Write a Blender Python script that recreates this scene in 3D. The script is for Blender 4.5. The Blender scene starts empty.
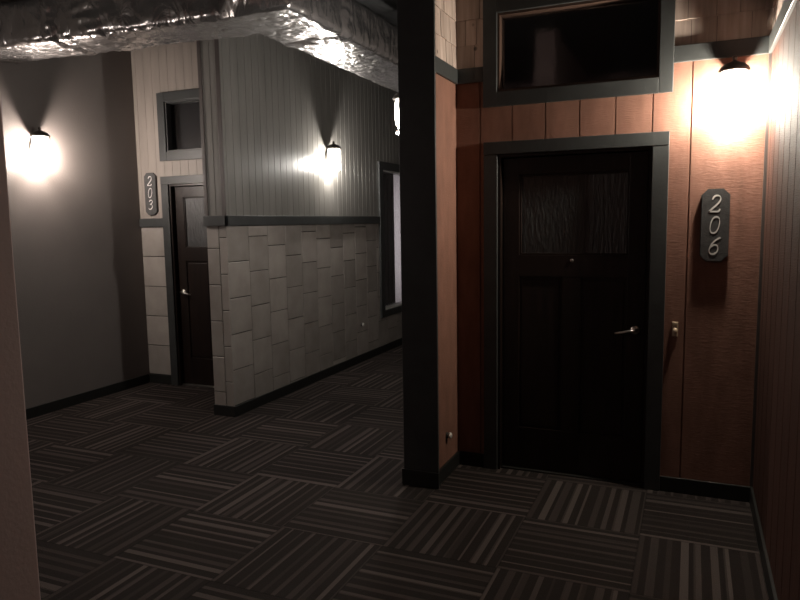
import bpy, bmesh, math, random
from mathutils import Vector, Matrix, noise
random.seed(11)
scene = bpy.context.scene
COL = scene.collection
PI = math.pi

# ------------------------------------------------------------------ materials
def new_mat(name):
    m = bpy.data.materials.new(name); m.use_nodes = True
    nt = m.node_tree; b = nt.nodes['Principled BSDF']
    return m, nt, b

def node(nt, kind, **kw):
    n = nt.nodes.new(kind)
    for k, v in kw.items(): setattr(n, k, v)
    return n

def rgb(c): return (c[0], c[1], c[2], 1.0)

def mapped(nt, scale, src='Object'):
    tc = node(nt, 'ShaderNodeTexCoord'); mp = node(nt, 'ShaderNodeMapping')
    mp.inputs['Scale'].default_value = scale
    nt.links.new(tc.outputs[src], mp.inputs['Vector'])
    return mp.outputs['Vector']

def mat_noise(name, c0, c1, scale=(4, 4, 4), rough=.6, detail=4, bump=0.0, bscale=(40, 40, 40), spec=.5, island=0.0, metal=0.0, bdist=.004):
    """two tones mixed by noise, with an optional bump of its own scale and per-piece variation"""
    m, nt, b = new_mat(name)
    n = node(nt, 'ShaderNodeTexNoise'); n.inputs['Detail'].default_value = detail; n.inputs['Scale'].default_value = 1
    nt.links.new(mapped(nt, scale), n.inputs['Vector'])
    r = node(nt, 'ShaderNodeValToRGB')
    r.color_ramp.elements[0].position = .3; r.color_ramp.elements[0].color = rgb(c0)
    r.color_ramp.elements[1].position = .7; r.color_ramp.elements[1].color = rgb(c1)
    nt.links.new(n.outputs['Fac'], r.inputs['Fac'])
    out = r.outputs['Color']
    if island:
        g = node(nt, 'ShaderNodeNewGeometry'); mr = node(nt, 'ShaderNodeMapRange')
        mr.inputs['To Min'].default_value = 1 - island; mr.inputs['To Max'].default_value = 1 + island
        nt.links.new(g.outputs['Random Per Island'], mr.inputs['Value'])
        mx = node(nt, 'ShaderNodeVectorMath', operation='SCALE')
        nt.links.new(out, mx.inputs[0]); nt.links.new(mr.outputs['Result'], mx.inputs['Scale'])
        out = mx.outputs['Vector']
    nt.links.new(out, b.inputs['Base Color'])
    b.inputs['Roughness'].default_value = rough
    b.inputs['Specular IOR Level'].default_value = spec
    b.inputs['Metallic'].default_value = metal
    if bump:
        n2 = node(nt, 'ShaderNodeTexNoise'); n2.inputs['Scale'].default_value = 1; n2.inputs['Detail'].default_value = 5
        nt.links.new(mapped(nt, bscale), n2.inputs['Vector'])
        bp = node(nt, 'ShaderNodeBump'); bp.inputs['Strength'].default_value = bump; bp.inputs['Distance'].default_value = bdist
        nt.links.new(n2.outputs['Fac'], bp.inputs['Height']); nt.links.new(bp.outputs['Normal'], b.inputs['Normal'])
    return m

M = {}
M['hall_siding'] = mat_noise('grey painted grooved siding', (.150, .142, .130), (.188, .178, .164), (14, 14, 2), .29, 4, .4, (60, 60, 14), .5)
M['cream_siding'] = mat_noise('cream painted grooved siding', (.205, .176, .155), (.245, .212, .187), (14, 14, 2), .55, 4, .5, (60, 60, 14), .4)
M['tile'] = mat_noise('mottled grey beige tile', (.255, .225, .203), (.325, .293, .265), (6, 6, 6), .50, 5, .25, (60, 60, 60), .4, .14)
M['grout'] = mat_noise('dark grout', (.020, .015, .013), (.030, .022, .019), (20, 20, 20), .9)
M['plaster'] = mat_noise('grey brown painted plaster', (.158, .137, .126), (.172, .150, .138), (3, 3, 3), .62, 3, .25, (90, 90, 90), .35)
M['plaster_shaded'] = mat_noise('shaded brown painted plaster', (.075, .066, .060), (.085, .075, .068), (3, 3, 3), .62, 3, .25, (90, 90, 90), .35)  # unused; puts the tiled partition's cast shadow into a plaster tone
M['near_plaster'] = mat_noise('pinkish grey painted plaster', (.30, .208, .198), (.33, .232, .218), (3, 3, 3), .7, 3, .2, (90, 90, 90), .3)
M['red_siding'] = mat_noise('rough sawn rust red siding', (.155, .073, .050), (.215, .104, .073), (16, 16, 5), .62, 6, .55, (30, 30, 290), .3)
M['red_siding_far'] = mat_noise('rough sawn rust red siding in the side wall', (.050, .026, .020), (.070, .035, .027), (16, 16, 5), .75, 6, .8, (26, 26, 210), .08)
M['trim'] = mat_noise('charcoal painted trim', (.031, .032, .0315), (.040, .0415, .041), (8, 8, 8), .45, 3, .2, (50, 50, 50), .4)
M['base'] = mat_noise('black baseboard', (.012, .012, .011), (.017, .017, .015), (8, 8, 8), .45, 3, 0, spec=.35)
M['corner'] = mat_noise('dark brown corner trim', (.045, .035, .032), (.06, .046, .042), (8, 8, 8), .5)
M['espresso'] = mat_noise('espresso stained wood', (.006, .0034, .0025), (.014, .0072, .005), (30, 30, 2.5), .38, 6, .15, (80, 80, 6), .4)
M['jamb'] = mat_noise('brown stained jamb', (.045, .025, .018), (.07, .04, .029), (30, 30, 3), .45, 5)
M['black'] = mat_noise('black painted ceiling', (.010, .010, .010), (.014, .014, .014), (3, 3, 3), .8)
M['steel'] = mat_noise('brushed steel', (.62, .60, .57), (.72, .70, .66), (40, 40, 40), .28, 3, metal=1.0)
M['brass'] = mat_noise('satin brass', (.62, .48, .33), (.72, .57, .41), (40, 40, 40), .3, 3, metal=.35)
M['lamp_metal'] = mat_noise('dark bronze lamp metal', (.055, .048, .043), (.075, .066, .058), (30, 30, 30), .45, 3, metal=.6)
M['lamp_ring'] = mat_noise('pale lamp metal', (.5, .48, .45), (.6, .58, .54), (30, 30, 30), .35, 3, metal=.7)
M['plate'] = mat_noise('slate grey sign board', (.040, .0385, .038), (.058, .056, .055), (40, 40, 40), .55, 5, .3, (120, 120, 120), .4)
M['numeral'] = mat_noise('pale metal numeral', (.50, .48, .46), (.62, .60, .57), (30, 30, 30), .45, 3)
M['white'] = mat_noise('white plastic', (.50, .48, .44), (.58, .56, .52), (30, 30, 30), .4)
M['alu'] = mat_noise('pale window stop', (.55, .54, .51), (.62, .61, .58), (30, 30, 30), .4, 3)
M['drape_dark'] = mat_noise('dark drape', (.020, .019, .021), (.028, .026, .028), (30, 30, 30), .9)

def mat_shingle():
    m, nt, b = new_mat('cedar shingle')
    n = node(nt, 'ShaderNodeTexNoise'); n.inputs['Scale'].default_value = 1; n.inputs['Detail'].default_value = 6
    nt.links.new(mapped(nt, (34, 34, 3)), n.inputs['Vector'])
    r = node(nt, 'ShaderNodeValToRGB')
    r.color_ramp.elements[0].position = .25; r.color_ramp.elements[0].color = (.27, .20, .168, 1)
    r.color_ramp.elements[1].position = .75; r.color_ramp.elements[1].color = (.46, .365, .315, 1)
    nt.links.new(n.outputs['Fac'], r.inputs['Fac'])
    v = node(nt, 'ShaderNodeTexVoronoi'); v.inputs['Scale'].default_value = 1
    nt.links.new(mapped(nt, (8, 8, 7)), v.inputs['Vector'])
    kn = node(nt, 'ShaderNodeMapRange'); kn.inputs['From Min'].default_value = .07; kn.inputs['From Max'].default_value = .13
    kn.inputs['To Min'].default_value = .25
    nt.links.new(v.outputs['Distance'], kn.inputs['Value'])
    g = node(nt, 'ShaderNodeNewGeometry'); mr = node(nt, 'ShaderNodeMapRange')
    mr.inputs['To Min'].default_value = .70; mr.inputs['To Max'].default_value = 1.22
    nt.links.new(g.outputs['Random Per Island'], mr.inputs['Value'])
    mu = node(nt, 'ShaderNodeMath', operation='MULTIPLY')
    nt.links.new(kn.outputs['Result'], mu.inputs[0]); nt.links.new(mr.outputs['Result'], mu.inputs[1])
    sc = node(nt, 'ShaderNodeVectorMath', operation='SCALE')
    nt.links.new(r.outputs['Color'], sc.inputs[0]); nt.links.new(mu.outputs[0], sc.inputs['Scale'])
    nt.links.new(sc.outputs['Vector'], b.inputs['Base Color'])
    b.inputs['Roughness'].default_value = .7; b.inputs['Specular IOR Level'].default_value = .3
    bp = node(nt, 'ShaderNodeBump'); bp.inputs['Strength'].default_value = .35; bp.inputs['Distance'].default_value = .003
    nt.links.new(n.outputs['Fac'], bp.inputs['Height']); nt.links.new(bp.outputs['Normal'], b.inputs['Normal'])
    return m
M['shingle'] = mat_shingle()

def mat_carpet():
    """striped carpet squares laid with every second square turned a quarter"""
    m, nt, b = new_mat('striped carpet squares')
    L = nt.links
    tc = node(nt, 'ShaderNodeTexCoord'); sep = node(nt, 'ShaderNodeSeparateXYZ'); L.new(tc.outputs['Object'], sep.inputs[0])
    def math_(op, a, bb=None, cc=None):
        n = node(nt, 'ShaderNodeMath', operation=op)
        for i, q in enumerate((a, bb, cc)):
            if q is None: continue
            if isinstance(q, (int, float)): n.inputs[i].default_value = q
            else: L.new(q, n.inputs[i])
        return n.outputs[0]
    S = .594
    u = math_('DIVIDE', math_('ADD', sep.outputs['X'], .203), S)
    v = math_('DIVIDE', math_('SUBTRACT', sep.outputs['Y'], 3.552), S)
    iu, iv = math_('FLOOR', u), math_('FLOOR', v)
    fu, fv = math_('SUBTRACT', u, iu), math_('SUBTRACT', v, iv)
    par = math_('MODULO', math_('ADD', math_('ADD', iu, iv), 200.0), 2.0)
    par = math_('ROUND', par)                                        # 0: stripes along x, 1: stripes along y
    t = math_('ADD', math_('MULTIPLY', par, fu), math_('MULTIPLY', math_('SUBTRACT', 1.0, par), fv))
    w = node(nt, 'ShaderNodeTexWhiteNoise', noise_dimensions='2D')
    cv = node(nt, 'ShaderNodeCombineXYZ'); L.new(iu, cv.inputs[0]); L.new(iv, cv.inputs[1]); L.new(cv.outputs[0], w.inputs['Vector'])
    off = math_('FLOOR', math_('MULTIPLY', w.outputs['Value'], 900.0))
    def rnd(k, salt):
        wn = node(nt, 'ShaderNodeTexWhiteNoise', noise_dimensions='1D'); L.new(math_('ADD', k, salt), wn.inputs['W'])
        return wn.outputs['Value']
    tn = math_('MULTIPLY', t, 9.0); k0 = math_('FLOOR', tn); fr = math_('SUBTRACT', tn, k0); k = math_('ADD', k0, off)
    duty = math_('ADD', math_('MULTIPLY', rnd(k, .13), .42), .15)                # width of the pale thread band in this stripe
    lit = math_('MULTIPLY', math_('LESS_THAN', fr, duty), math_('ADD', math_('MULTIPLY', math_('POWER', rnd(k, 3.7), 1.3), .85), .15))
    thin = math_('MULTIPLY', math_('MULTIPLY', math_('GREATER_THAN', fr, .86), math_('GREATER_THAN', rnd(k, 7.1), .5)), .35)
    r = node(nt, 'ShaderNodeValToRGB')
    e = r.color_ramp.elements
    e[0].position = 0; e[0].color = (.0165, .0124, .0112, 1)
    e[1].position = 1; e[1].color = (.076, .061, .055, 1)
    L.new(math_('MAXIMUM', lit, thin), r.inputs['Fac'])
    # pile grain
    n = node(nt, 'ShaderNodeTexNoise'); n.inputs['Scale'].default_value = 160; n.inputs['Detail'].default_value = 3
    L.new(tc.outputs['Object'], n.inputs['Vector'])
    g = node(nt, 'ShaderNodeMapRange'); g.inputs['To Min'].default_value = .75; g.inputs['To Max'].default_value = 1.25
    L.new(n.outputs['Fac'], g.inputs['Value'])
    # seams
    def edge(f):
        return math_('MINIMUM', f, math_('SUBTRACT', 1.0, f))
    sm = node(nt, 'ShaderNodeMapRange'); sm.inputs['From Max'].default_value = .012; sm.inputs['To Min'].default_value = .55
    L.new(math_('MINIMUM', edge(fu), edge(fv)), sm.inputs['Value'])
    sc = node(nt, 'ShaderNodeVectorMath', operation='SCALE'); L.new(r.outputs['Color'], sc.inputs[0])
    L.new(math_('MULTIPLY', g.outputs['Result'], sm.outputs['Result']), sc.inputs['Scale'])
    L.new(sc.outputs['Vector'], b.inputs['Base Color'])
    b.inputs['Roughness'].default_value = .95; b.inputs['Specular IOR Level'].default_value = .1
    bp = node(nt, 'ShaderNodeBump'); bp.inputs['Strength'].default_value = .5; bp.inputs['Distance'].default_value = .004
    L.new(n.outputs['Fac'], bp.inputs['Height']); L.new(bp.outputs['Normal'], b.inputs['Normal'])
    return m
M['carpet'] = mat_carpet()

def mat_foil():
    m, nt, b = new_mat('crinkled foil duct wrap')
    L = nt.links
    b.inputs['Metallic'].default_value = .9; b.inputs['Base Color'].default_value = (.53, .505, .495, 1)
    b.inputs['Roughness'].default_value = .23
    n = node(nt, 'ShaderNodeTexNoise'); n.inputs['Scale'].default_value = 1; n.inputs['Detail'].default_value = 5; n.inputs['Distortion'].default_value = 1.2
    L.new(mapped(nt, (6, 6, 3.2)), n.inputs['Vector'])
    v = node(nt, 'ShaderNodeTexVoronoi', feature='DISTANCE_TO_EDGE'); v.inputs['Scale'].default_value = 1
    L.new(mapped(nt, (9, 9, 3.5)), v.inputs['Vector'])
    mr = node(nt, 'ShaderNodeMapRange'); mr.inputs['From Max'].default_value = .25
    L.new(v.outputs['Distance'], mr.inputs['Value'])
    ad = node(nt, 'ShaderNodeMath', operation='ADD'); L.new(n.outputs['Fac'], ad.inputs[0])
    ml = node(nt, 'ShaderNodeMath', operation='MULTIPLY'); ml.inputs[1].default_value = .22; L.new(mr.outputs['Result'], ml.inputs[0])
    L.new(ml.outputs[0], ad.inputs[1])
    bp = node(nt, 'ShaderNodeBump'); bp.inputs['Strength'].default_value = .55; bp.inputs['Distance'].default_value = .03
    L.new(ad.outputs[0], bp.inputs['Height']); L.new(bp.outputs['Normal'], b.inputs['Normal'])
    return m
M['foil'] = mat_foil()

def mat_pane(name, tint, rain=False):
    """clear or rippled glass: tinted see-through with a Fresnel reflection"""
    m = bpy.data.materials.new(name); m.use_nodes = True; nt = m.node_tree; L = nt.links
    nt.nodes.remove(nt.nodes['Principled BSDF']); out = nt.nodes['Material Output']
    t = node(nt, 'ShaderNodeBsdfTransparent'); t.inputs['Color'].default_value = rgb(tint)
    g = node(nt, 'ShaderNodeBsdfGlossy'); g.inputs['Roughness'].default_value = .5 if rain else .06
    lw = node(nt, 'ShaderNodeLayerWeight'); lw.inputs['Blend'].default_value = .5      # the same from both sides of the sheet
    pw = node(nt, 'ShaderNodeMath', operation='POWER'); pw.inputs[1].default_value = 5; L.new(lw.outputs['Facing'], pw.inputs[0])
    fr = node(nt, 'ShaderNodeMath', operation='MULTIPLY_ADD'); fr.inputs[1].default_value = .85; fr.inputs[2].default_value = .10 if rain else .08; L.new(pw.outputs[0], fr.inputs[0])
    mx = node(nt, 'ShaderNodeMixShader')
    L.new(fr.outputs[0], mx.inputs[0]); L.new(t.outputs[0], mx.inputs[1]); L.new(g.outputs[0], mx.inputs[2]); L.new(mx.outputs[0], out.inputs['Surface'])
    n = node(nt, 'ShaderNodeTexNoise'); n.inputs['Detail'].default_value = 3; n.inputs['Scale'].default_value = 1
    L.new(mapped(nt, (70, 70, 14) if rain else (9, 9, 9)), n.inputs['Vector'])
    bp = node(nt, 'ShaderNodeBump'); bp.inputs['Strength'].default_value = .8 if rain else .12; bp.inputs['Distance'].default_value = .01 if rain else .004
    L.new(n.outputs['Fac'], bp.inputs['Height']); L.new(bp.outputs['Normal'], g.inputs['Normal'])
    return m
M['pane'] = mat_pane('window glass', (.86, .86, .88))
M['rain'] = mat_pane('rippled door glass', (.06, .062, .066), True)

def mat_jar():
    m = bpy.data.materials.new('seeded lamp glass'); m.use_nodes = True; nt = m.node_tree; L = nt.links
    nt.nodes.remove(nt.nodes['Principled BSDF']); out = nt.nodes['Material Output']
    t = node(nt, 'ShaderNodeBsdfTransparent'); t.inputs['Color'].default_value = (.96, .96, .95, 1)
    tl = node(nt, 'ShaderNodeBsdfTranslucent'); tl.inputs['Color'].default_value = (.9, .88, .85, 1)
    mx = node(nt, 'ShaderNodeMixShader'); mx.inputs[0].default_value = .42
    L.new(t.outputs[0], mx.inputs[1]); L.new(tl.outputs[0], mx.inputs[2]); L.new(mx.outputs[0], out.inputs['Surface'])
    return m
M['jar'] = mat_jar()

def mat_emit(name, c, s):
    m = bpy.data.materials.new(name); m.use_nodes = True; nt = m.node_tree
    nt.nodes.remove(nt.nodes['Principled BSDF'])
    e = node(nt, 'ShaderNodeEmission'); e.inputs['Color'].default_value = rgb(c); e.inputs['Strength'].default_value = s
    nt.links.new(e.outputs[0], nt.nodes['Material Output'].inputs['Surface'])
    return m
M['bulb_hall'] = mat_emit('hall bulb', (1, .95, .89), 3200)
M['bulb_left'] = mat_emit('left bulb', (1, .88, .80), 4000)
M['bulb_fill'] = mat_emit('fill bulb', (1, .90, .84), 1800)
M['bulb_entry'] = mat_emit('entry bulb', (1, .925, .79), 6000)

def mat_sheer():
    m = bpy.data.materials.new('pale sheer curtain'); m.use_nodes = True; nt = m.node_tree; L = nt.links
    nt.nodes.remove(nt.nodes['Principled BSDF']); out = nt.nodes['Material Output']
    d = node(nt, 'ShaderNodeBsdfDiffuse'); d.inputs['Color'].default_value = (.75, .72, .72, 1)
    tl = node(nt, 'ShaderNodeBsdfTranslucent'); tl.inputs['Color'].default_value = (.75, .70, .71, 1)
    mx = node(nt, 'ShaderNodeMixShader'); mx.inputs[0].default_value = .5
    L.new(d.outputs[0], mx.inputs[1]); L.new(tl.outputs[0], mx.inputs[2]); L.new(mx.outputs[0], out.inputs['Surface'])
    return m
M['sheer'] = mat_sheer()

# ------------------------------------------------------------------ mesh helpers
def link(name, bm, mat, parent=None, smooth=False):
    bmesh.ops.recalc_face_normals(bm, faces=bm.faces)
    me = bpy.data.meshes.new(name); bm.to_mesh(me); bm.free()
    me.materials.append(mat)
    if smooth:
        for p in me.polygons: p.use_smooth = True
    o = bpy.data.objects.new(name, me); COL.objects.link(o)
    if parent: o.parent = parent
    return o

def props(o, label, cat, kind=None, group=None):
    o['label'] = label; o['category'] = cat
    if kind: o['kind'] = kind
    if group: o['group'] = group
    return o

def empty(name, loc, label, cat, rz=0, kind=None, group=None):
    o = bpy.data.objects.new(name, None); COL.objects.link(o)
    o.location = loc; o.rotation_euler = (0, 0, rz); o.empty_display_size = .1
    return props(o, label, cat, kind, group)

def box(bm, x0, x1, y0, y1, z0, z1, bev=0.0):
    r = bmesh.ops.create_cube(bm, size=1)
    for v in r['verts']:
        v.co = Vector(((x0 + x1) / 2 + v.co.x * (x1 - x0), (y0 + y1) / 2 + v.co.y * (y1 - y0), (z0 + z1) / 2 + v.co.z * (z1 - z0)))
    if bev:
        es = list({e for v in r['verts'] for e in v.link_edges})
        bmesh.ops.bevel(bm, geom=es, offset=bev, segments=2, affect='EDGES', profile=.5)

def lathe(bm, prof, seg=28, c=(0, 0, 0), close=True):
    """revolve (radius, z) points about the vertical through c"""
    rings = []
    for r, z in prof:
        if r < 1e-6: rings.append([bm.verts.new((c[0], c[1], c[2] + z))])
        else: rings.append([bm.verts.new((c[0] + r * math.cos(2 * PI * k / seg), c[1] + r * math.sin(2 * PI * k / seg), c[2] + z)) for k in range(seg)])
    for a, b in zip(rings, rings[1:]):
        for k in range(seg):
            q = [a[k % len(a)], a[(k + 1) % len(a)], b[(k + 1) % len(b)], b[k % len(b)]]
            u = []
            for v in q:
                if v not in u: u.append(v)
            if len(u) > 2: bm.faces.new(u)

def tube(bm, pts, r, seg=10):
    pts = [Vector(p) for p in pts]; rings = []
    for i, p in enumerate(pts):
        d = (pts[min(i + 1, len(pts) - 1)] - pts[max(i - 1, 0)]).normalized()
        a = d.orthogonal().normalized() if i == 0 else (prev - d * prev.dot(d)).normalized()
        prev = a; b = d.cross(a); rr = r[i] if isinstance(r, (list, tuple)) else r
        rings.append([bm.verts.new(p + (a * math.cos(2 * PI * k / seg) + b * math.sin(2 * PI * k / seg)) * rr) for k in range(seg)])
    for A, B in zip(rings, rings[1:]):
        for k in range(seg): bm.faces.new((A[k], A[(k + 1) % seg], B[(k + 1) % seg], B[k]))
    bm.faces.new(rings[0]); bm.faces.new(rings[-1])

def prism(bm, poly, y0, y1, bev=0.0):
    """extrude an (x, z) outline from y0 to y1"""
    a = [bm.verts.new((x, y0, z)) for x, z in poly]; b = [bm.verts.new((x, y1, z)) for x, z in poly]
    n = len(poly); bm.faces.new(a); bm.faces.new(b[::-1])
    for i in range(n): bm.faces.new((a[i], a[(i + 1) % n], b[(i + 1) % n], b[i]))

class Face:
    """a wall face: u runs along it, z up, n out of it"""
    def __init__(s, axis, plane, sign): s.axis, s.plane, s.sign = axis, plane, sign
    def p(s, u, z, n):
        q = s.plane + s.sign * n
        return Vector((u, q, z)) if s.axis == 'y' else Vector((q, u, z))
    def box(s, bm, u0, u1, z0, z1, n0, n1, bev=0.0):
        a, b = s.p(u0, z0, n0), s.p(u1, z1, n1)
        box(bm, min(a.x, b.x), max(a.x, b.x), min(a.y, b.y), max(a.y, b.y), min(a.z, b.z), max(a.z, b.z), bev)

def siding(bm, F, u0, u1, z0, z1, step, phase, depth=.007, gw=.009, back=.016):
    """sheet with vertical grooves, cut out of one board"""
    pr = [(u0, 0)]
    k = math.ceil((u0 - phase) / step)
    while phase + k * step < u1 - gw:
        g = phase + k * step
        if g > u0 + gw:
            pr += [(g - gw / 2, 0), (g - gw / 3, -depth), (g + gw / 3, -depth), (g + gw / 2, 0)]
        k += 1
    pr.append((u1, 0))
    # build the front as strips (keeps faces convex), then sides and back
    lo = [bm.verts.new(F.p(u, z0, n)) for u, n in pr]; hi = [bm.verts.new(F.p(u, z1, n)) for u, n in pr]
    for i in range(len(pr) - 1): bm.faces.new((lo[i], lo[i + 1], hi[i + 1], hi[i]))
    bl = [bm.verts.new(F.p(u, z0, -back)) for u, n in pr]; bh = [bm.verts.new(F.p(u, z1, -back)) for u, n in pr]
    for i in range(len(pr) - 1):
        bm.faces.new((bl[i], bh[i], bh[i + 1], bl[i + 1]))
        bm.faces.new((lo[i], bl[i], bl[i + 1], lo[i + 1])); bm.faces.new((hi[i], hi[i + 1], bh[i + 1], bh[i]))
    bm.faces.new((lo[0], hi[0], bh[0], bl[0])); bm.faces.new((lo[-1], bl[-1], bh[-1], hi[-1]))

def tile(bm, F, u0, u1, z0, z1, gap=.0032, ch=.004, th=.012):
    u0 += gap; u1 -= gap; z0 += gap; z1 -= gap
    if u1 - u0 < .008 or z1 - z0 < .008: return
    A = [bm.verts.new(F.p(u, z, -th)) for u, z in ((u0, z0), (u1, z0), (u1, z1), (u0, z1))]
    B = [bm.verts.new(F.p(u, z, -ch * .8)) for u, z in ((u0, z0), (u1, z0), (u1, z1), (u0, z1))]
    j = random.uniform(-.0006, .0006)
    Cc = [bm.verts.new(F.p(u, z, j)) for u, z in ((u0 + ch, z0 + ch), (u1 - ch, z0 + ch), (u1 - ch, z1 - ch), (u0 + ch, z1 - ch))]
    for X, Y in ((A, B), (B, Cc)):
        for i in range(4): bm.faces.new((X[i], X[(i + 1) % 4], Y[(i + 1) % 4], Y[i]))
    bm.faces.new(Cc); bm.faces.new(A)

def minus(r, h):
    """rectangle r minus hole h, as rectangles"""
    u0, u1, z0, z1 = r; a0, a1, b0, b1 = h
    if a1 <= u0 or a0 >= u1 or b1 <= z0 or b0 >= z1: return [r]
    out = []
    if a0 > u0: out.append((u0, a0, z0, z1))
    if a1 < u1: out.append((a1, u1, z0, z1))
    m0, m1 = max(u0, a0), min(u1, a1)
    if b0 > z0: out.append((m0, m1, z0, b0))
    if b1 < z1: out.append((m0, m1, b1, z1))
    return out

def tile_columns(bm, F, cols, offs, z0, z1, size=.306, hole=None):
    """columns of square tiles, each column shifted by its own offset"""
    for (u0, u1), off in zip(cols, offs):
        z = off
        while z > z0: z -= size
        while z < z1:
            r = (u0, u1, max(z, z0), min(z + size, z1))
            for q in (minus(r, hole) if hole else [r]): tile(bm, F, *q)
            z += size

def shingles(bm, F, u0, u1, z0, rows, h=.152, start=0):
    for j in range(rows):
        z = z0 + j * h; u = u0
        while u < u1 - 1e-4:
            w = min(random.uniform(.065, .17), u1 - u)
            if u1 - (u + w) < .03: w = u1 - u
            t0 = random.uniform(.006, .010); t1 = t0 - .006; g = .0012; dz = random.uniform(-.003, .002)
            P = [F.p(u + g, z + dz, t0), F.p(u + w - g, z + dz, t0), F.p(u + w - g, z + h + .004, t1), F.p(u + g, z + h + .004, t1),
                 F.p(u + g, z + dz, -.014), F.p(u + w - g, z + dz, -.014), F.p(u + w - g, z + h + .004, -.014), F.p(u + g, z + h + .004, -.014)]
            V = [bm.verts.new(p) for p in P]
            for f in ((0, 1, 2, 3), (4, 7, 6, 5), (0, 4, 5, 1), (1, 5, 6, 2), (2, 6, 7, 3), (3, 7, 4, 0)): bm.faces.new([V[i] for i in f])
            u += w

# ------------------------------------------------------------------ measures of the place (metres)
H_EYE = 1.62
Y6, XR, XP, XQ, YP = 4.215, .360, -1.405, -1.604, 3.780       # room 206 alcove: back wall, right wall, partition faces, partition end
XT, XTL, YT, Y3, XL = -3.535, -3.743, 4.618, 5.376, -5.184    # tiled partition faces and end, 203 wall, left wall
YB, YF, ZC = -1.70, 10.40, 3.62                               # wall behind, far wall, ceiling
ZB = .091                                                     # baseboard height
T0, T1 = 1.616, 1.701                                         # hall trim band
B0, B1 = 2.482, 2.572                                         # entry trim band
G = .016

def fb(*a, **k):
    bm = bmesh.new(); return bm

# floor and ceiling
bm = bmesh.new(); box(bm, XL - .12, XR + .12, YB - .12, YF + .12, -.06, 0)
props(link('floor', bm, M['carpet']), 'dark floor of striped carpet squares laid in alternating directions', 'carpet floor', 'structure')
bm = bmesh.new(); box(bm, XL - .12, XR + .12, YB - .12, YF + .12, ZC, ZC + .08)
props(link('ceiling', bm, M['black']), 'black painted ceiling above the foil wrapped duct', 'ceiling', 'structure')

# left wall
bm = bmesh.new(); box(bm, XL - .12, XL, YB - .12, Y3 + .12, 0, ZC)
wl = props(link('wall_left', bm, M['plaster']), 'plain grey brown wall on the left, with a lantern on it', 'wall', 'structure')

# room 203 wall
D3 = -4.788                                    # left inner edge of the 203 door opening
DW, DH, CW = .909, 2.032, .088                 # door opening width, height, casing width
F3 = Face('y', Y3, -1)
TR3 = (-4.784, -3.884, 2.349, 2.829)           # transom opening
bm = bmesh.new()
cut = [(XL, XTL, 0, ZC)]
for h in ((D3, D3 + DW, 0, DH), TR3):
    cut = [q for r in cut for q in minus(r, h)]
for r in cut: F3.box(bm, *r, -.14, -G)
w3 = props(link('wall_recess', bm, M['grout']), 'wall of room 203, cream siding above grey beige tiles', 'wall', 'structure')
bm = bmesh.new()
cut = [(XL + .003, XTL, T1 - .02, ZC)]
for h in ((D3 - .02, D3 + DW + .02, 0, DH + .02), (TR3[0] - .02, TR3[1] + .02, TR3[2] - .02, TR3[3] + .02)):
    cut = [q for r in cut for q in minus(r, h)]
for r in cut: siding(bm, F3, *r, .1, XL + .05, .0025, .005)
link('siding', bm, M['cream_siding'], w3)
bm = bmesh.new()
tile_columns(bm, F3, [(XL, D3 - .06), (D3 + DW + .06, XTL)], [.0925, .18], ZB - .01, T0 + .01)
link('tile_cladding', bm, M['tile'], w3)

# tiled partition between the hall and room 203
FT = Face('x', XT, 1); FE = Face('y', YT, -1)
WIN = (7.595, 8.905, .445, 2.367)              # outer edge of the window casing
WI = (7.700, 8.800, .528, 2.268)               # its opening
bm = bmesh.new()
for r in minus((YT + .016, YF, 0, ZC), WI): FT.box(bm, *r, -(XT - XTL), -G)
wt = props(link('wall_middle', bm, M['grout']), 'long hall wall of grey siding above staggered grey beige tiles', 'wall', 'structure')
bm = bmesh.new()
for r in minus((YT, YF, T1 - .02, ZC), (WI[0] - .03, WI[1] + .03, WI[2], WI[3] + .03)): siding(bm, FT, *r, .1, YT + .04, .004, .006)
siding(bm, FE, XTL, XT - .016, T1 - .02, ZC, .1, XTL + .11, .005, .007)
link('siding', bm, M['hall_siding'], wt)
bm = bmesh.new()
cols = []; y = YT; 
for k in range(20):
    w = .302 if k == 0 else .290
    cols.append((y, min(y + w, YF))); y += w
    if y >= YF: break
offs = [.0905, .304 - .006, .2075, .100, .015, .245, .14, .29, .05, .19, .10, .27, .02, .22, .12, .30, .07, .17, .25, .03]
tile_columns(bm, FT, cols, offs, ZB - .01, T0 + .01, .306, (WI[0] - .03, WI[1] + .03, WI[2] - .03, WI[3]))
tile_columns(bm, FE, [(XTL, -3.617), (-3.617, XT)], [.2045, .296], ZB - .01, T0 + .01)
link('tile_cladding', bm, M['tile'], wt)

# dark corner trims on the end of the tiled partition
bm = bmesh.new(); FE.box(bm, XTL - .004, XTL + .030, T1, ZC, -.002, .008, .002); FE.box(bm, XT - .034, XT + .004, T1, ZC, -.002, .008, .002)
props(link('trim_1', bm, M['corner']), 'pair of thin dark upright strips edging the end of the tiled hall wall', 'corner trim', 'structure')

# charcoal bands of the hall
bm = bmesh.new()
FE.box(bm, XTL - .015, XT + .02, T0, T1, -.002, .02, .003)
FT.box(bm, YT - .02, WIN[0], T0, T1, -.002, .02, .003); FT.box(bm, WIN[1], YF, T0, T1, -.002, .02, .003)
props(link('trim_2', bm, M['trim']), 'charcoal band between siding and tiles along the hall wall', 'trim', 'structure')
bm = bmesh.new()
F3.box(bm, XL + .003, D3 - CW, T0, T1, -.002, .02, .003)
props(link('trim_3', bm, M['trim']), 'short charcoal band beside the casing of door 203', 'trim', 'structure')

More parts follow.
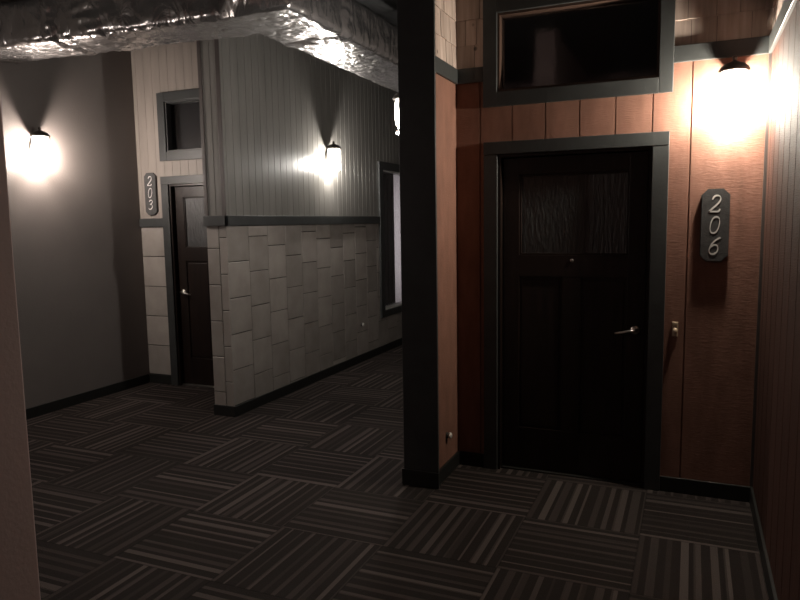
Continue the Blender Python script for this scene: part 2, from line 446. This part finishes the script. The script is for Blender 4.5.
# room 206 wall
F6 = Face('y', Y6, -1)
D6 = -1.132
TR6 = (-1.135, -.200, 2.412, 2.880)
bm = bmesh.new()
cut = [(XQ, XR, 0, ZC)]
for h in ((D6, D6 + DW, 0, DH), TR6):
    cut = [q for r in cut for q in minus(r, h)]
for r in cut: F6.box(bm, *r, -.14, -G)
w6 = props(link('wall_back', bm, M['grout']), 'rust red grooved wall around the dark door 206, shingles on top', 'wall', 'structure')
bm = bmesh.new()
cut = [(XP, XR, ZB - .02, B0 + .02)]
for h in ((D6 - .02, D6 + DW + .02, 0, DH + .02), (TR6[0] - .02, TR6[1] + .02, TR6[2] - .02, TR6[3] + .02)):
    cut = [q for r in cut for q in minus(r, h)]
for r in cut: siding(bm, F6, *r, .2035 if r[0] < -.4 or r[1] < .2 else .9, -.025)
link('siding', bm, M['red_siding'], w6)
bm = bmesh.new()
shingles(bm, F6, XP, TR6[0] - .03, B1 - .01 - .003, 7)
shingles(bm, F6, TR6[1] + .03, XR, B1 - .01 - .003, 7)
F6s = F6
shingles(bm, F6, TR6[0] - .03, TR6[1] + .03, TR6[3] + .03, 5)
link('shingle_cladding', bm, M['shingle'], w6)

# right wall
FR = Face('x', XR, -1)
bm = bmesh.new(); box(bm, XR + G, XR + .14, YB - .12, Y6 + .14, 0, ZC)
wr = props(link('wall_right', bm, M['grout']), 'rust red grooved wall close on the right edge', 'wall', 'structure')
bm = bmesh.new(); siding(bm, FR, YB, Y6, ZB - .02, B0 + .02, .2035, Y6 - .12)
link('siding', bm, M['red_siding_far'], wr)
bm = bmesh.new(); shingles(bm, FR, YB, Y6, B1 - .013, 7)
link('shingle_cladding', bm, M['shingle'], wr)

# partition at the left of the 206 alcove, its post, and its nearer continuation
FP = Face('x', XP, 1)
bm = bmesh.new(); box(bm, XQ + .004, XP - G, YP + .02, Y6, 0, ZC)
wp = props(link('wall_partition', bm, M['plaster']), 'narrow partition with rust red siding left of door 206', 'wall', 'structure')
bm = bmesh.new(); siding(bm, FP, YP, Y6, ZB - .02, B0 + .02, .42, Y6 - .009)
link('siding', bm, M['red_siding'], wp)
bm = bmesh.new(); shingles(bm, FP, YP + .004, Y6, B1 - .013, 7)
link('shingle_cladding', bm, M['shingle'], wp)
bm = bmesh.new(); box(bm, XQ - .004, XP + .025, YP - .022, YP - .001, 0, ZC, .003)
pt = props(link('trim_4', bm, M['trim']), 'tall charcoal corner post on the partition end left of door 206', 'corner post', 'structure')
bm = bmesh.new(); box(bm, XQ - .014, XP + .030, YP - .034, YP - .0225, 0, .10, .003)
link('plinth', bm, M['base'], pt)
bm = bmesh.new(); box(bm, XQ + .004, XP, Y6 + .14, YF, 0, ZC)
props(link('wall_hall', bm, M['plaster']), 'far right side wall of the hall, behind the partition', 'wall', 'structure')
bm = bmesh.new(); box(bm, XQ, -1.393, YB, 1.058, 0, ZC, .004)
props(link('wall_near', bm, M['near_plaster']), 'blurred pinkish grey wall edge at the left of the picture', 'wall', 'structure')
bm = bmesh.new(); box(bm, XL - .12, XR + .14, YB - .12, YB, 0, ZC)
props(link('wall_rear', bm, M['near_plaster']), 'plain wall behind the viewer', 'wall', 'structure')
bm = bmesh.new(); box(bm, XT, XQ + .004, YF, YF + .12, 0, ZC)
props(link('wall_far', bm, M['plaster']), 'plain wall closing the far end of the hall', 'wall', 'structure')

# band above the 206 door and around the alcove
bm = bmesh.new()
F6.box(bm, XP, TR6[0] - CW, B0, B1, -.002, .018, .003); F6.box(bm, TR6[1] + CW - .012, XR, B0, B1, -.002, .018, .003)
FP.box(bm, YP, Y6 - .018, B0, B1, -.002, .018, .003); FR.box(bm, YB, Y6 - .018, B0, B1, -.002, .018, .003)
props(link('trim_5', bm, M['trim']), 'charcoal band between red siding and shingles above door 206', 'trim', 'structure')

# added dark strip standing in for the shaded gap line in the alcove corner
bm = bmesh.new(); F6.box(bm, XR - .016, XR + .002, ZB, B0, -.002, .004, .001)
props(link('corner_gap', bm, M['corner']), 'thin dark upright strip standing in for the shaded corner gap right of door 206', 'corner trim', 'structure')

# baseboards
def baseboard(name, segs, label):
    bm = bmesh.new()
    for F, u0, u1 in segs: F.box(bm, u0, u1, 0, ZB, -.004, .014, .003)
    return props(link(name, bm, M['base']), label, 'baseboard', 'structure')
FL = Face('x', XL, 1)
baseboard('baseboard_left', [(FL, YB, Y3 - .014)], 'black baseboard along the plain left wall')
baseboard('baseboard_recess', [(F3, XL + .014, D3 - CW)], 'short black baseboard left of door 203')
baseboard('baseboard_middle', [(FE, XTL, XT + .014), (FT, YT, YF)], 'black baseboard under the tiled hall wall')
baseboard('baseboard_back', [(F6, XP + .014, D6 - CW + .006), (F6, D6 + DW + CW - .006, XR - .014)], 'black baseboard on both sides of door 206')
baseboard('baseboard_partition', [(FP, YP, Y6 - .014)], 'black baseboard under the narrow red siding beside the post')
bm = bmesh.new(); FR.box(bm, YB, Y6, 0, ZB, -.004, .014, .003)
props(link('baseboard_right', bm, M['base']), 'black baseboard along the right edge wall', 'baseboard', 'structure')

# ------------------------------------------------------------------ doors
def tagp(o, label): o['label'] = label; return o
def make_door(name, x0, yw, mirror, label, leaf_label):
    """door in a wall facing the viewer; x0 = left inner edge of the casing, handle on the right unless mirrored"""
    d = empty(name, (x0 + DW / 2, yw, 0), label, 'door', 0, 'structure')
    W2 = DW / 2; s = -1 if mirror else 1
    bm = bmesh.new()
    box(bm, -W2 - CW, -W2, -.022, -.001, 0, DH, .003); box(bm, W2, W2 + CW, -.022, -.001, 0, DH, .003)
    box(bm, -W2 - CW, W2 + CW, -.024, -.001, DH, DH + CW - .010, .003)
    link('door_casing', bm, M['trim'], d)
    bm = bmesh.new()
    box(bm, -W2 - .001, -W2 + .018, -.004, .135, 0, DH); box(bm, W2 - .018, W2 + .001, -.004, .135, 0, DH)
    box(bm, -W2 + .018, W2 - .018, -.004, .135, DH - .018, DH)
    link('door_jamb', bm, M['espresso'], d)
    # leaf: stiles, rails, middle stile
    lw = W2 - .022; yl0, yl1 = .045, .089
    st = .105; gz0, gz1 = 1.405, 1.905
    bm = bmesh.new()
    box(bm, -lw, -lw + st, yl0, yl1, .012, DH - .022, .003); box(bm, lw - st, lw, yl0, yl1, .012, DH - .022, .003)
    box(bm, -lw + st - .002, lw - st + .002, yl0, yl1, gz1, DH - .022, .002)
    box(bm, -lw + st - .002, lw - st + .002, yl0, yl1, 1.27, gz0, .002)
    box(bm, -lw + st - .002, lw - st + .002, yl0, yl1, .012, .285, .002)
    box(bm, -.056, .056, yl0 + .001, yl1, .28, 1.275, .002)
    lf = link('door_leaf', bm, M['espresso'], d)
    for a, b in ((-lw + st, -.056), (.056, lw - st)):
        bm = bmesh.new(); box(bm, a - .003, b + .003, yl0 + .013, yl1 - .012, .28, 1.275)
        box(bm, a + .018, b - .018, yl0 + .009, yl0 + .016, .305, 1.25, .003)
        link('door_panel', bm, M['espresso'], lf)
    bm = bmesh.new(); box(bm, -lw + st - .003, lw - st + .003, yl0 + .018, yl0 + .026, gz0 - .003, gz1 + .003)
    tagp(link('glass_panel', bm, M['rain'], lf), 'dark rippled glass in the upper part of the door')
    bm = bmesh.new()
    for a in (-lw + st, lw - st - .012): box(bm, a, a + .012, yl0 + .006, yl0 + .019, gz0, gz1, .002)
    for z in (gz0, gz1 - .012): box(bm, -lw + st, lw - st, yl0 + .006, yl0 + .019, z, z + .012, .002)
    link('glazing_bead', bm, M['espresso'], lf)
    bm = bmesh.new(); lathe(bm, [(0, 0), (.011, 0), (.011, .004), (.007, .007), (0, .007)], 16)
    bmesh.ops.rotate(bm, verts=bm.verts, cent=(0, 0, 0), matrix=Matrix.Rotation(PI / 2, 3, 'X')); bmesh.ops.translate(bm, verts=bm.verts, vec=(0, yl0 + .001, 1.372))
    tagp(link('peephole', bm, M['steel'], lf, True), 'small shiny peephole')
    # lever handle: rose, neck, lever
    hx = s * (lw - .055)
    h = None
    bm = bmesh.new()
    lathe(bm, [(0, 0), (.027, 0), (.027, .006), (.022, .010), (.011, .012), (.010, .045), (0, .045)], 20)
    bmesh.ops.rotate(bm, verts=bm.verts, cent=(0, 0, 0), matrix=Matrix.Rotation(PI / 2, 3, 'X')); bmesh.ops.translate(bm, verts=bm.verts, vec=(hx, yl0 + .001, .957))
    h = tagp(link('lever_handle', bm, M['steel'], d, True), 'steel lever handle')
    bm = bmesh.new()
    tube(bm, [(hx + s * .008, yl0 - .043, .957), (hx - s * .03, yl0 - .046, .955), (hx - s * .07, yl0 - .044, .945), (hx - s * .112, yl0 - .036, .936)], [.010, .0095, .008, .007], 10)
    link('lever', bm, M['steel'], h, True)
    bm = bmesh.new(); box(bm, -W2 + .016, W2 - .016, .02, .135, 0, .011, .003)
    tagp(link('threshold', bm, M['steel'] if mirror else M['base'], d), 'metal threshold strip' if mirror else 'dark threshold strip')
    bm = bmesh.new(); box(bm, -W2 - .05, W2 + .05, .141, .150, 0, DH + .04)
    link('back_panel', bm, M['black'], d)
    return d
make_door('door_1', D6, Y6, False, 'dark espresso door of room 206 with a rippled glass top and lever handle', '')
make_door('door_2', D3, Y3, True, 'dark door of room 203, half hidden by the tiled hall wall', '')

# ------------------------------------------------------------------ transom windows
def transom(name, r, yw, label, liner):
    x0, x1, z0, z1 = r; xc = (x0 + x1) / 2; hw = (x1 - x0) / 2
    w = empty(name, (xc, yw, z0), label, 'window', 0, 'structure'); h = z1 - z0
    bm = bmesh.new()
    box(bm, -hw - CW, -hw, -.022, -.001, -CW, h + CW, .003); box(bm, hw, hw + CW - .012, -.022, -.001, -CW, h + CW, .003)
    box(bm, -hw, hw, -.022, -.001, -CW, 0, .003); box(bm, -hw, hw, -.022, -.001, h, h + CW, .003)
    link('window_casing', bm, M['trim'], w)
    bm = bmesh.new(); t = .014
    box(bm, -hw - .001, -hw + t, -.006, .075, 0, h); box(bm, hw - t, hw + .001, -.006, .075, 0, h)
    box(bm, -hw + t, hw - t, -.006, .075, 0, t); box(bm, -hw + t, hw - t, -.006, .075, h - t, h)
    link('window_frame', bm, M[liner], w)
    bm = bmesh.new(); box(bm, -hw + .012, hw - .012, .052, .058, .012, h - .012)
    link('glass_pane', bm, M['pane'], w)
    bm = bmesh.new(); box(bm, -hw - .05, hw + .05, .141, .150, -.05, h + .05)
    link('back_panel', bm, M['black'], w)
    return w
transom('window_1', TR6, Y6, 'dark transom window in charcoal casing above door 206', 'jamb')
transom('window_2', TR3, Y3, 'small transom window above door 203 reflecting the foil duct', 'trim')

# tall hall window
wy = (WI[0] + WI[1]) / 2
w = empty('window_3', (XT, wy, WI[2]), 'tall dark framed window in the tiled hall wall beside the post', 'window', 0, 'structure')
a, b = WIN[0] - wy, WIN[1] - wy; a2, b2 = WI[0] - wy, WI[1] - wy; zb, zt = WIN[2] - WI[2], WIN[3] - WI[2]; h = WI[3] - WI[2]
bm = bmesh.new()
box(bm, -.012, .024, a, a2, zb, zt, .003); box(bm, -.012, .024, b2, b, zb, zt, .003)
box(bm, -.012, .024, a2, b2, zb, 0, .003); box(bm, -.012, .024, a2, b2, h, zt, .003)
link('window_casing', bm, M['trim'], w)
bm = bmesh.new(); t = .016
box(bm, -.10, .010, a2, a2 + t, 0, h, .002); box(bm, -.10, .010, b2 - t, b2, 0, h, .002)
box(bm, -.10, .010, a2 + t, b2 - t, 0, t + .008, .002); box(bm, -.10, .010, a2 + t, b2 - t, h - t, h, .002)
tagp(link('window_frame', bm, M['alu'], w), 'pale inner frame of the tall window')
bm = bmesh.new(); box(bm, -.066, -.060, a2 + .012, b2 - .012, .012, h - .012)
link('glass_pane', bm, M['pane'], w)
# curtains hanging behind the pane
def curtain(name, y0, y1, mat, label, x=-3.665, n=5):
    bm = bmesh.new(); N = 60; lo = []; hi = []
    for i in range(N + 1):
        t = i / N; y = y0 + (y1 - y0) * t; dx = .011 * math.sin(t * n * 2 * PI)
        lo.append((x + dx, y)); hi.append((x + dx * .7, y))
    for off in (0,):
        A = [bm.verts.new((p[0] + off, p[1], WI[2] - .03)) for p in lo]; B = [bm.verts.new((p[0] + off, p[1], WI[3] + .04)) for p in hi]
        for i in range(N): bm.faces.new((A[i], A[i + 1], B[i + 1], B[i]))
    return props(link(name, bm, mat, None, True), label, 'curtain', None, 'curtains in the tall hall window')
curtain('curtain', 7.66, 8.355, M['drape_dark'], 'dark drape at the near side of the tall hall window')
curtain('curtain', 8.362, 8.66, M['sheer'], 'pale narrow curtain strip hanging in the tall hall window', n=3)
curtain('curtain', 8.668, 8.84, M['drape_dark'], 'dark drape at the far side of the tall hall window')
bm = bmesh.new(); tube(bm, [(-3.665, 7.62, WI[3] + .05), (-3.665, 8.88, WI[3] + .05)], .010, 10)
props(link('curtain_rod', bm, M['lamp_metal'], None, True), 'thin dark rod carrying the curtains of the tall window', 'rod')

# ------------------------------------------------------------------ lanterns
def make_lantern(loc, rz, bulb, label):
    """wall lantern: plate on the wall, bent arm, dome cap, tapered glass jar, ring below; +y is out of the wall"""
    L = empty('wall_lantern', loc, label, 'wall lamp', rz, None, 'wall lanterns of the hall and entries')
    d = .086
    bm = bmesh.new()
    prism(bm, [(.042 * math.cos(q) , .03 + .085 * math.sin(q)) for q in [2 * PI * k / 28 for k in range(28)]], .001, .014)
    prism(bm, [(.034 * math.cos(q) , .03 + .073 * math.sin(q)) for q in [2 * PI * k / 28 for k in range(28)]], .012, .022)
    link('back_plate', bm, M['lamp_metal'], L)
    bm = bmesh.new()
    tube(bm, [(0, .018, .075), (0, .034, .105), (0, .052, .150), (0, .074, .178), (0, d, .182)], .0085, 10)
    link('arm', bm, M['lamp_metal'], L, True)
    bm = bmesh.new()
    lathe(bm, [(.073, .126), (.077, .128), (.077, .137), (.070, .150), (.052, .166), (.026, .176), (.012, .180), (.009, .188), (.013, .195), (.012, .203), (.006, .209), (0, .211)], 32, (0, d, 0))
    lathe(bm, [(.073, .126), (.066, .144), (.048, .159), (.022, .168), (0, .168)], 32, (0, d, 0))
    link('cap', bm, M['lamp_metal'], L, True)
    bm = bmesh.new()
    lathe(bm, [(.060, .140), (.063, .115), (.065, .075), (.065, .035), (.062, .0), (.056, -.030), (.046, -.050), (.030, -.058), (.012, -.061), (0, -.061)], 32, (0, d, 0))
    link('glass_jar', bm, M['jar'], L, True)
    bm = bmesh.new(); lathe(bm, [(.018, .168), (.018, .047), (.013, .034), (0, .034)], 20, (0, d, 0))
    link('lamp_socket', bm, M['lamp_metal'], L, True)
    bm = bmesh.new(); lathe(bm, [(0, .0615), (.011, .060), (.012, .045), (.019, .026), (.024, .006), (.021, -.012), (.012, -.022), (0, -.025)], 20, (0, d, -.028))
    link('bulb', bm, bulb, L, True)
    bm = bmesh.new(); R, rr = .054, .0075
    vs = [[bm.verts.new(((R + rr * math.cos(q)) * math.cos(p), d + (R + rr * math.cos(q)) * math.sin(p), -.079 + 1.3 * rr * math.sin(q)))
           for q in [2 * PI * j / 10 for j in range(10)]] for p in [2 * PI * k / 32 for k in range(32)]]
    for i in range(32):
        for j in range(10): bm.faces.new((vs[i][j], vs[(i + 1) % 32][j], vs[(i + 1) % 32][(j + 1) % 10], vs[i][(j + 1) % 10]))
    link('base_ring', bm, M['jar'], L, True)
    for k in range(3):
        p = PI / 2 + 2 * PI * k / 3 + PI / 3
        cs, sn = math.cos(p), math.sin(p)
        bm = bmesh.new(); tube(bm, [(.073 * cs, d + .073 * sn, .132), (.072 * cs, d + .072 * sn, .06), (.070 * cs, d + .070 * sn, 0), (.056 * cs, d + .056 * sn, -.075)], .0022, 6)
        link('cage_rod', bm, M['lamp_metal'], L, True)
    return L
ZL = 2.262
make_lantern((XL, 1.35, ZL), -PI / 2, M['bulb_fill'], 'lantern on the plain left wall nearest the viewer, unseen and added as fill light')  # out of view, added to brighten the post, duct and near surfaces
make_lantern((.178, Y6, ZL), PI, M['bulb_entry'], 'glowing lantern on the red siding right of door 206, above its number plate')
make_lantern((XL, 4.20, ZL), -PI / 2, M['bulb_left'], 'glowing lantern on the plain left wall')
make_lantern((XT, 6.34, ZL), -PI / 2, M['bulb_hall'], 'glowing lantern on the grey siding between corner and tall window')
make_lantern((XQ + .004, 4.05, ZL), PI / 2, M['bulb_hall'], 'glowing lantern half hidden behind the charcoal post')

# ------------------------------------------------------------------ number plates
def stroke(bm, pts, y0, y1, wmin, wmax, pen):
    """calligraphic stroke: ribbon whose width follows the pen angle, given thickness"""
    P = [Vector((x, 0, z)) for x, z in pts]; L_, R_ = [], []
    for i, p in enumerate(P):
        d = (P[min(i + 1, len(P) - 1)] - P[max(i - 1, 0)]); d.normalize()
        ang = math.atan2(d.z, d.x); wd = wmin + (wmax - wmin) * abs(math.sin(ang - pen)) ** 1.4
        nrm = Vector((-d.z, 0, d.x)) * wd / 2
        L_.append(p + nrm); R_.append(p - nrm)
    n = len(P)
    v = [[bm.verts.new((q.x, y, q.z)) for q in S] for S in (L_, R_) for y in (y0, y1)]      # L y0, L y1, R y0, R y1
    for i in range(n - 1):
        bm.faces.new((v[0][i], v[0][i + 1], v[2][i + 1], v[2][i])); bm.faces.new((v[1][i], v[3][i], v[3][i + 1], v[1][i + 1]))
        bm.faces.new((v[0][i], v[1][i], v[1][i + 1], v[0][i + 1])); bm.faces.new((v[2][i], v[2][i + 1], v[3][i + 1], v[3][i]))
    for i in (0, n - 1): bm.faces.new((v[0][i], v[2][i], v[3][i], v[1][i]))

def bez(p, n=16):
    out = []
    for i in range(0, len(p) - 1, 3):
        a, b, c, d = p[i:i + 4]
        for k in range(n + (1 if i + 4 >= len(p) else 0)):
            t = k / n; s = 1 - t
            out.append(tuple(s ** 3 * a[j] + 3 * s * s * t * b[j] + 3 * s * t * t * c[j] + t ** 3 * d[j] for j in (0, 1)))
    return out
DIG = {  # strokes in a box about 0..0.62 wide and 0..1 high
    '2': [bez([(.10, .74), (.09, .90), (.20, 1.0), (.33, .98), (.50, .97), (.56, .82), (.52, .68), (.46, .48), (.20, .28), (.03, .06)]),
          bez([(.03, .055), (.22, .06), (.36, .03), (.50, .045), (.56, .06), (.58, .12), (.60, .20)])],
    '0': [bez([(.30, .98), (.10, .98), (.06, .70), (.06, .49), (.06, .22), (.14, .02), (.30, .02), (.48, .02), (.54, .28), (.54, .51), (.54, .76), (.48, .98), (.30, .98)])],
    '6': [bez([(.56, 1.0), (.34, .90), (.10, .66), (.07, .36), (.05, .14), (.16, .02), (.30, .02), (.46, .02), (.55, .16), (.54, .33), (.53, .48), (.44, .58), (.32, .57), (.20, .56), (.12, .46), (.08, .36)])],
    '3': [bez([(.08, .82), (.12, .94), (.22, .99), (.32, .98), (.48, .96), (.54, .82), (.46, .69), (.40, .60), (.30, .55), (.20, .53)]),
          bez([(.20, .53), (.40, .56), (.56, .46), (.54, .28), (.52, .10), (.34, -.02), (.18, .02), (.10, .04), (.07, .08), (.05, .14)])],
}
def number_plate(x, z0, z1, yw, text, label, wide=.146):
    P = empty('number_plate', (x, yw, (z0 + z1) / 2), label, 'room number sign', 0, None, 'room number signs')
    h = (z1 - z0) / 2; w2 = wide / 2; c = .034; t = .024
    poly = [(-w2 + c, -h), (w2 - c, -h), (w2, -h + c), (w2, h - c), (w2 - c, h), (-w2 + c, h), (-w2, h - c), (-w2, -h + c)]
    bm = bmesh.new(); prism(bm, poly, -t, -.0005)
    bmesh.ops.bevel(bm, geom=[e for e in bm.edges if abs(e.verts[0].co.y + t) < 1e-5 and abs(e.verts[1].co.y + t) < 1e-5], offset=.004, segments=2, affect='EDGES')
    link('sign_board', bm, M['plate'], P)
    dh, dw = .094, .092
    for k, ch in enumerate(text):
        zc = h - .083 - .117 * k
        bm = bmesh.new()
        for st in DIG[ch]:
            pts = [((px - .30) * dw + (pz - .5) * .014, zc + (pz - .5) * dh) for px, pz in st]
            stroke(bm, pts, -t - .0015, -t + .001,   .0034, .0098, math.radians(100 if ch in '06' else 115))
        link('numeral', bm, M['numeral'], P)
    return P
number_plate(.113, 1.376, 1.780, Y6, '206', 'slate sign board with pale numerals 206 right of the dark door')
number_plate(-5.013, 1.736, 2.155, Y3, '203', 'slate sign board with pale numerals 203 on cream siding')

# ------------------------------------------------------------------ small wall fittings
b = empty('doorbell', (-.076, Y6, .981), 'small brass doorbell on red siding beside the casing of door 206', 'doorbell')
bm = bmesh.new(); box(bm, -.016, .016, -.006, -.0005, -.042, .044, .002); link('bell_plate', bm, M['brass'], b)
bm = bmesh.new(); box(bm, -.013, .013, -.011, -.005, .024, .040, .002); link('name_slot', bm, M['brass'], b)
bm = bmesh.new(); lathe(bm, [(0, 0), (.0125, 0), (.0125, .004), (.009, .010), (.004, .0125), (0, .013)], 20)
bmesh.ops.rotate(bm, verts=bm.verts, cent=(0, 0, 0), matrix=Matrix.Rotation(PI / 2, 3, 'X')); bmesh.ops.scale(bm, verts=bm.verts, vec=(1, 1, 1.7)); bmesh.ops.translate(bm, verts=bm.verts, vec=(0, -.005, -.010))
link('bell_button', bm, M['brass'], b, True)

def knob(loc, label):
    k = empty('wall_bumper', loc, label, 'bumper', PI / 2, None, 'small round knobs low on the walls')
    bm = bmesh.new(); lathe(bm, [(0, .0005), (.021, .0005), (.021, .006), (.012, .010), (0, .010)], 20)
    bmesh.ops.rotate(bm, verts=bm.verts, cent=(0, 0, 0), matrix=Matrix.Rotation(PI / 2, 3, 'X')); link('mount', bm, M['lamp_metal'], k, True)
    bm = bmesh.new(); lathe(bm, [(0, .008), (.009, .010), (.009, .014), (.019, .018), (.021, .026), (.017, .033), (0, .036)], 20)
    bmesh.ops.rotate(bm, verts=bm.verts, cent=(0, 0, 0), matrix=Matrix.Rotation(PI / 2, 3, 'X')); link('rubber_tip', bm, M['white'], k, True)
    return k
knob((XT, 7.06, .441), 'small pale round knob on the tiles below the tall window')
knob((XP, 3.985, .266), 'small pale round knob low on the red siding beside the post')

# ------------------------------------------------------------------ foil wrapped duct
def duct_run(name, path, hw, z0, z1, parent, seed, amp=.012, capend=True):
    """rounded square tube along a straight path with wrinkled wrap"""
    a, b = Vector(path[0]), Vector(path[1]); d = (b - a); Ln = d.length; d.normalize(); side = Vector((d.y, -d.x, 0))
    zc = (z0 + z1) / 2; hz = (z1 - z0) / 2; r = .045
    ring = []
    for cx, cz, a0 in ((hw - r, hz - r, 0), (-hw + r, hz - r, PI / 2), (-hw + r, -hz + r, PI), (hw - r, -hz + r, 1.5 * PI)):
        for k in range(5): ring.append((cx + r * math.cos(a0 + k * PI / 8), cz + r * math.sin(a0 + k * PI / 8)))
    full = []
    for i, p in enumerate(ring):
        q = ring[(i + 1) % len(ring)]; dist = math.dist(p, q); n = max(1, int(dist / .035))
        full += [(p[0] + (q[0] - p[0]) * k / n, p[1] + (q[1] - p[1]) * k / n) for k in range(n)]
    N = max(2, int(Ln / .03)); bm = bmesh.new(); rows = []
    for i in range(N + 1):
        t = i / N * Ln; row = []
        tuck = 0
        for u, z in full:
            p = a + d * t + side * u; p.z = zc + z
            q = Vector((p.x * 5.0, p.y * 5.0, p.z * 7.0)) + Vector((seed, seed, 0))
            n1 = noise.noise(q); n2 = noise.noise(q * 2.7); rid = 1 - abs(noise.noise(q * 1.3 + Vector((9, 3, 1))))
            off = amp * (n1 * .9 + n2 * .45) + amp * .9 * max(0, rid - .86) * 6
            c = Vector((u, 0, z)).normalized()
            p += (side * c.x + Vector((0, 0, c.z))) * off
            row.append(bm.verts.new(p))
        rows.append(row)
    n = len(full)
    for A, B in zip(rows, rows[1:]):
        for k in range(n): bm.faces.new((A[k], A[(k + 1) % n], B[(k + 1) % n], B[k]))
    bm.faces.new(rows[0]); bm.faces.new(rows[-1])
    return link(name, bm, M['foil'], parent, True)
DZ0, DZ1 = 2.955, 3.275
dr = empty('air_duct', (-3.8, 3.9, DZ0), 'square foil wrapped air duct turning a corner under the ceiling', 'air duct')
def into(o):                                   # keep world placement under the duct's base
    o.data.transform(Matrix.Translation(-dr.location)); return o
into(duct_run('cross_run', [(-5.180, 3.806, 0), (-2.42, 4.025, 0)], .222, DZ0, DZ1, dr, 3.1))
into(duct_run('hall_run', [(-2.600, 3.765, 0), (-2.600, 10.38, 0)], .268, DZ0, DZ1, dr, 8.4, .008))
ca = math.atan2(.219, 2.76)
def bulge(name, cx, cy, ang, hw, wdt, seed):
    bm = bmesh.new(); hz = (DZ1 - DZ0) / 2; zc = (DZ0 + DZ1) / 2; rows = []; N = 14; K = 96
    for i in range(N + 1):
        t = i / N; prof = .022 * math.sin(PI * t) - .004; row = []
        for k in range(K):
            q = 2 * PI * k / K; c, s = math.cos(q), math.sin(q)
            m = (abs(c) ** 7 + abs(s) ** 7) ** (-1 / 7)
            u, z = c * m, s * m
            off = prof + .012 * noise.noise(Vector((t * 3 + seed, q * 4, seed))) * math.sin(PI * t)
            row.append(bm.verts.new(((t - .5) * wdt, u * (hw + off), zc + z * (hz + off))))
        rows.append(row)
    for A, B in zip(rows, rows[1:]):
        for k in range(K): bm.faces.new((A[k], A[(k + 1) % K], B[(k + 1) % K], B[k]))
    bm.transform(Matrix.Translation((cx, cy, 0)) @ Matrix.Rotation(ang, 4, 'Z'))
    return into(link(name, bm, M['foil'], dr, True))
bulge('joint_wrap', -4.30, 3.876, ca, .222, .16, 1.7)
bulge('joint_wrap', -3.93, 3.905, ca, .222, .44, 2.9)
bulge('joint_wrap', -2.600, 4.55, PI / 2, .268, .22, 4.2)
bulge('joint_wrap', -2.600, 7.2, PI / 2, .268, .26, 6.4)
for cx, cy, along in ((-4.75, 3.84, 'y'), (-2.6, 6.2, 'x'), (-2.6, 8.8, 'x')):     # hanger straps up to the ceiling
    for s in (-1, 1):
        bm = bmesh.new()
        if along == 'y': box(bm, cx - .014, cx + .014, cy + s * .238 - .0015, cy + s * .238 + .0015, DZ0 + .05, ZC - .002)
        else: box(bm, cx + s * .286 - .0015, cx + s * .286 + .0015, cy - .014, cy + .014, DZ0 + .05, ZC - .002)
        into(link('hanger_strap', bm, M['foil'], dr))

# ------------------------------------------------------------------ light and camera
ld = bpy.data.lights.new('curtain_backlight', 'AREA'); ld.energy = 9; ld.size = .5; ld.size_y = 1.6; ld.shape = 'RECTANGLE'; ld.color = (1, .95, .93)  # added area light, out of sight, that brightens the pale curtain from behind
lo = bpy.data.objects.new('curtain_backlight', ld); COL.objects.link(lo); lo.location = (-4.15, 8.51, 1.45); lo.rotation_euler = (PI / 2, 0, -PI / 2)
wd = bpy.data.worlds.new('dim indoor air'); scene.world = wd; wd.use_nodes = True
wd.node_tree.nodes['Background'].inputs['Color'].default_value = (1, .95, .9, 1); wd.node_tree.nodes['Background'].inputs['Strength'].default_value = .002

cam = bpy.data.cameras.new('camera'); co = bpy.data.objects.new('camera', cam); COL.objects.link(co)
cam.sensor_width = 36; cam.lens = 679.368 / 800 * 36; cam.clip_start = .02
yaw, pit, rol = math.radians(23.2815), math.radians(-6.4918), math.radians(-.8971)
fw = Vector((-math.sin(yaw) * math.cos(pit), math.cos(yaw) * math.cos(pit), math.sin(pit)))
r0 = Vector((math.cos(yaw), math.sin(yaw), 0)); u0 = r0.cross(fw)
rt = r0 * math.cos(rol) + u0 * math.sin(rol); up = -r0 * math.sin(rol) + u0 * math.cos(rol)
co.matrix_world = Matrix(((rt.x, up.x, -fw.x, 0), (rt.y, up.y, -fw.y, 0), (rt.z, up.z, -fw.z, H_EYE), (0, 0, 0, 1)))
scene.camera = co
vs = scene.view_settings
vs.view_transform = 'Standard'; vs.look = 'None'; vs.gamma = 1; vs.use_curve_mapping = False; vs.exposure = 0.0
scene.cycles.use_denoising = True
scene.cycles.max_bounces = 8; scene.cycles.transparent_max_bounces = 12
scene.cycles.caustics_reflective = True; scene.cycles.sample_clamp_indirect = 4
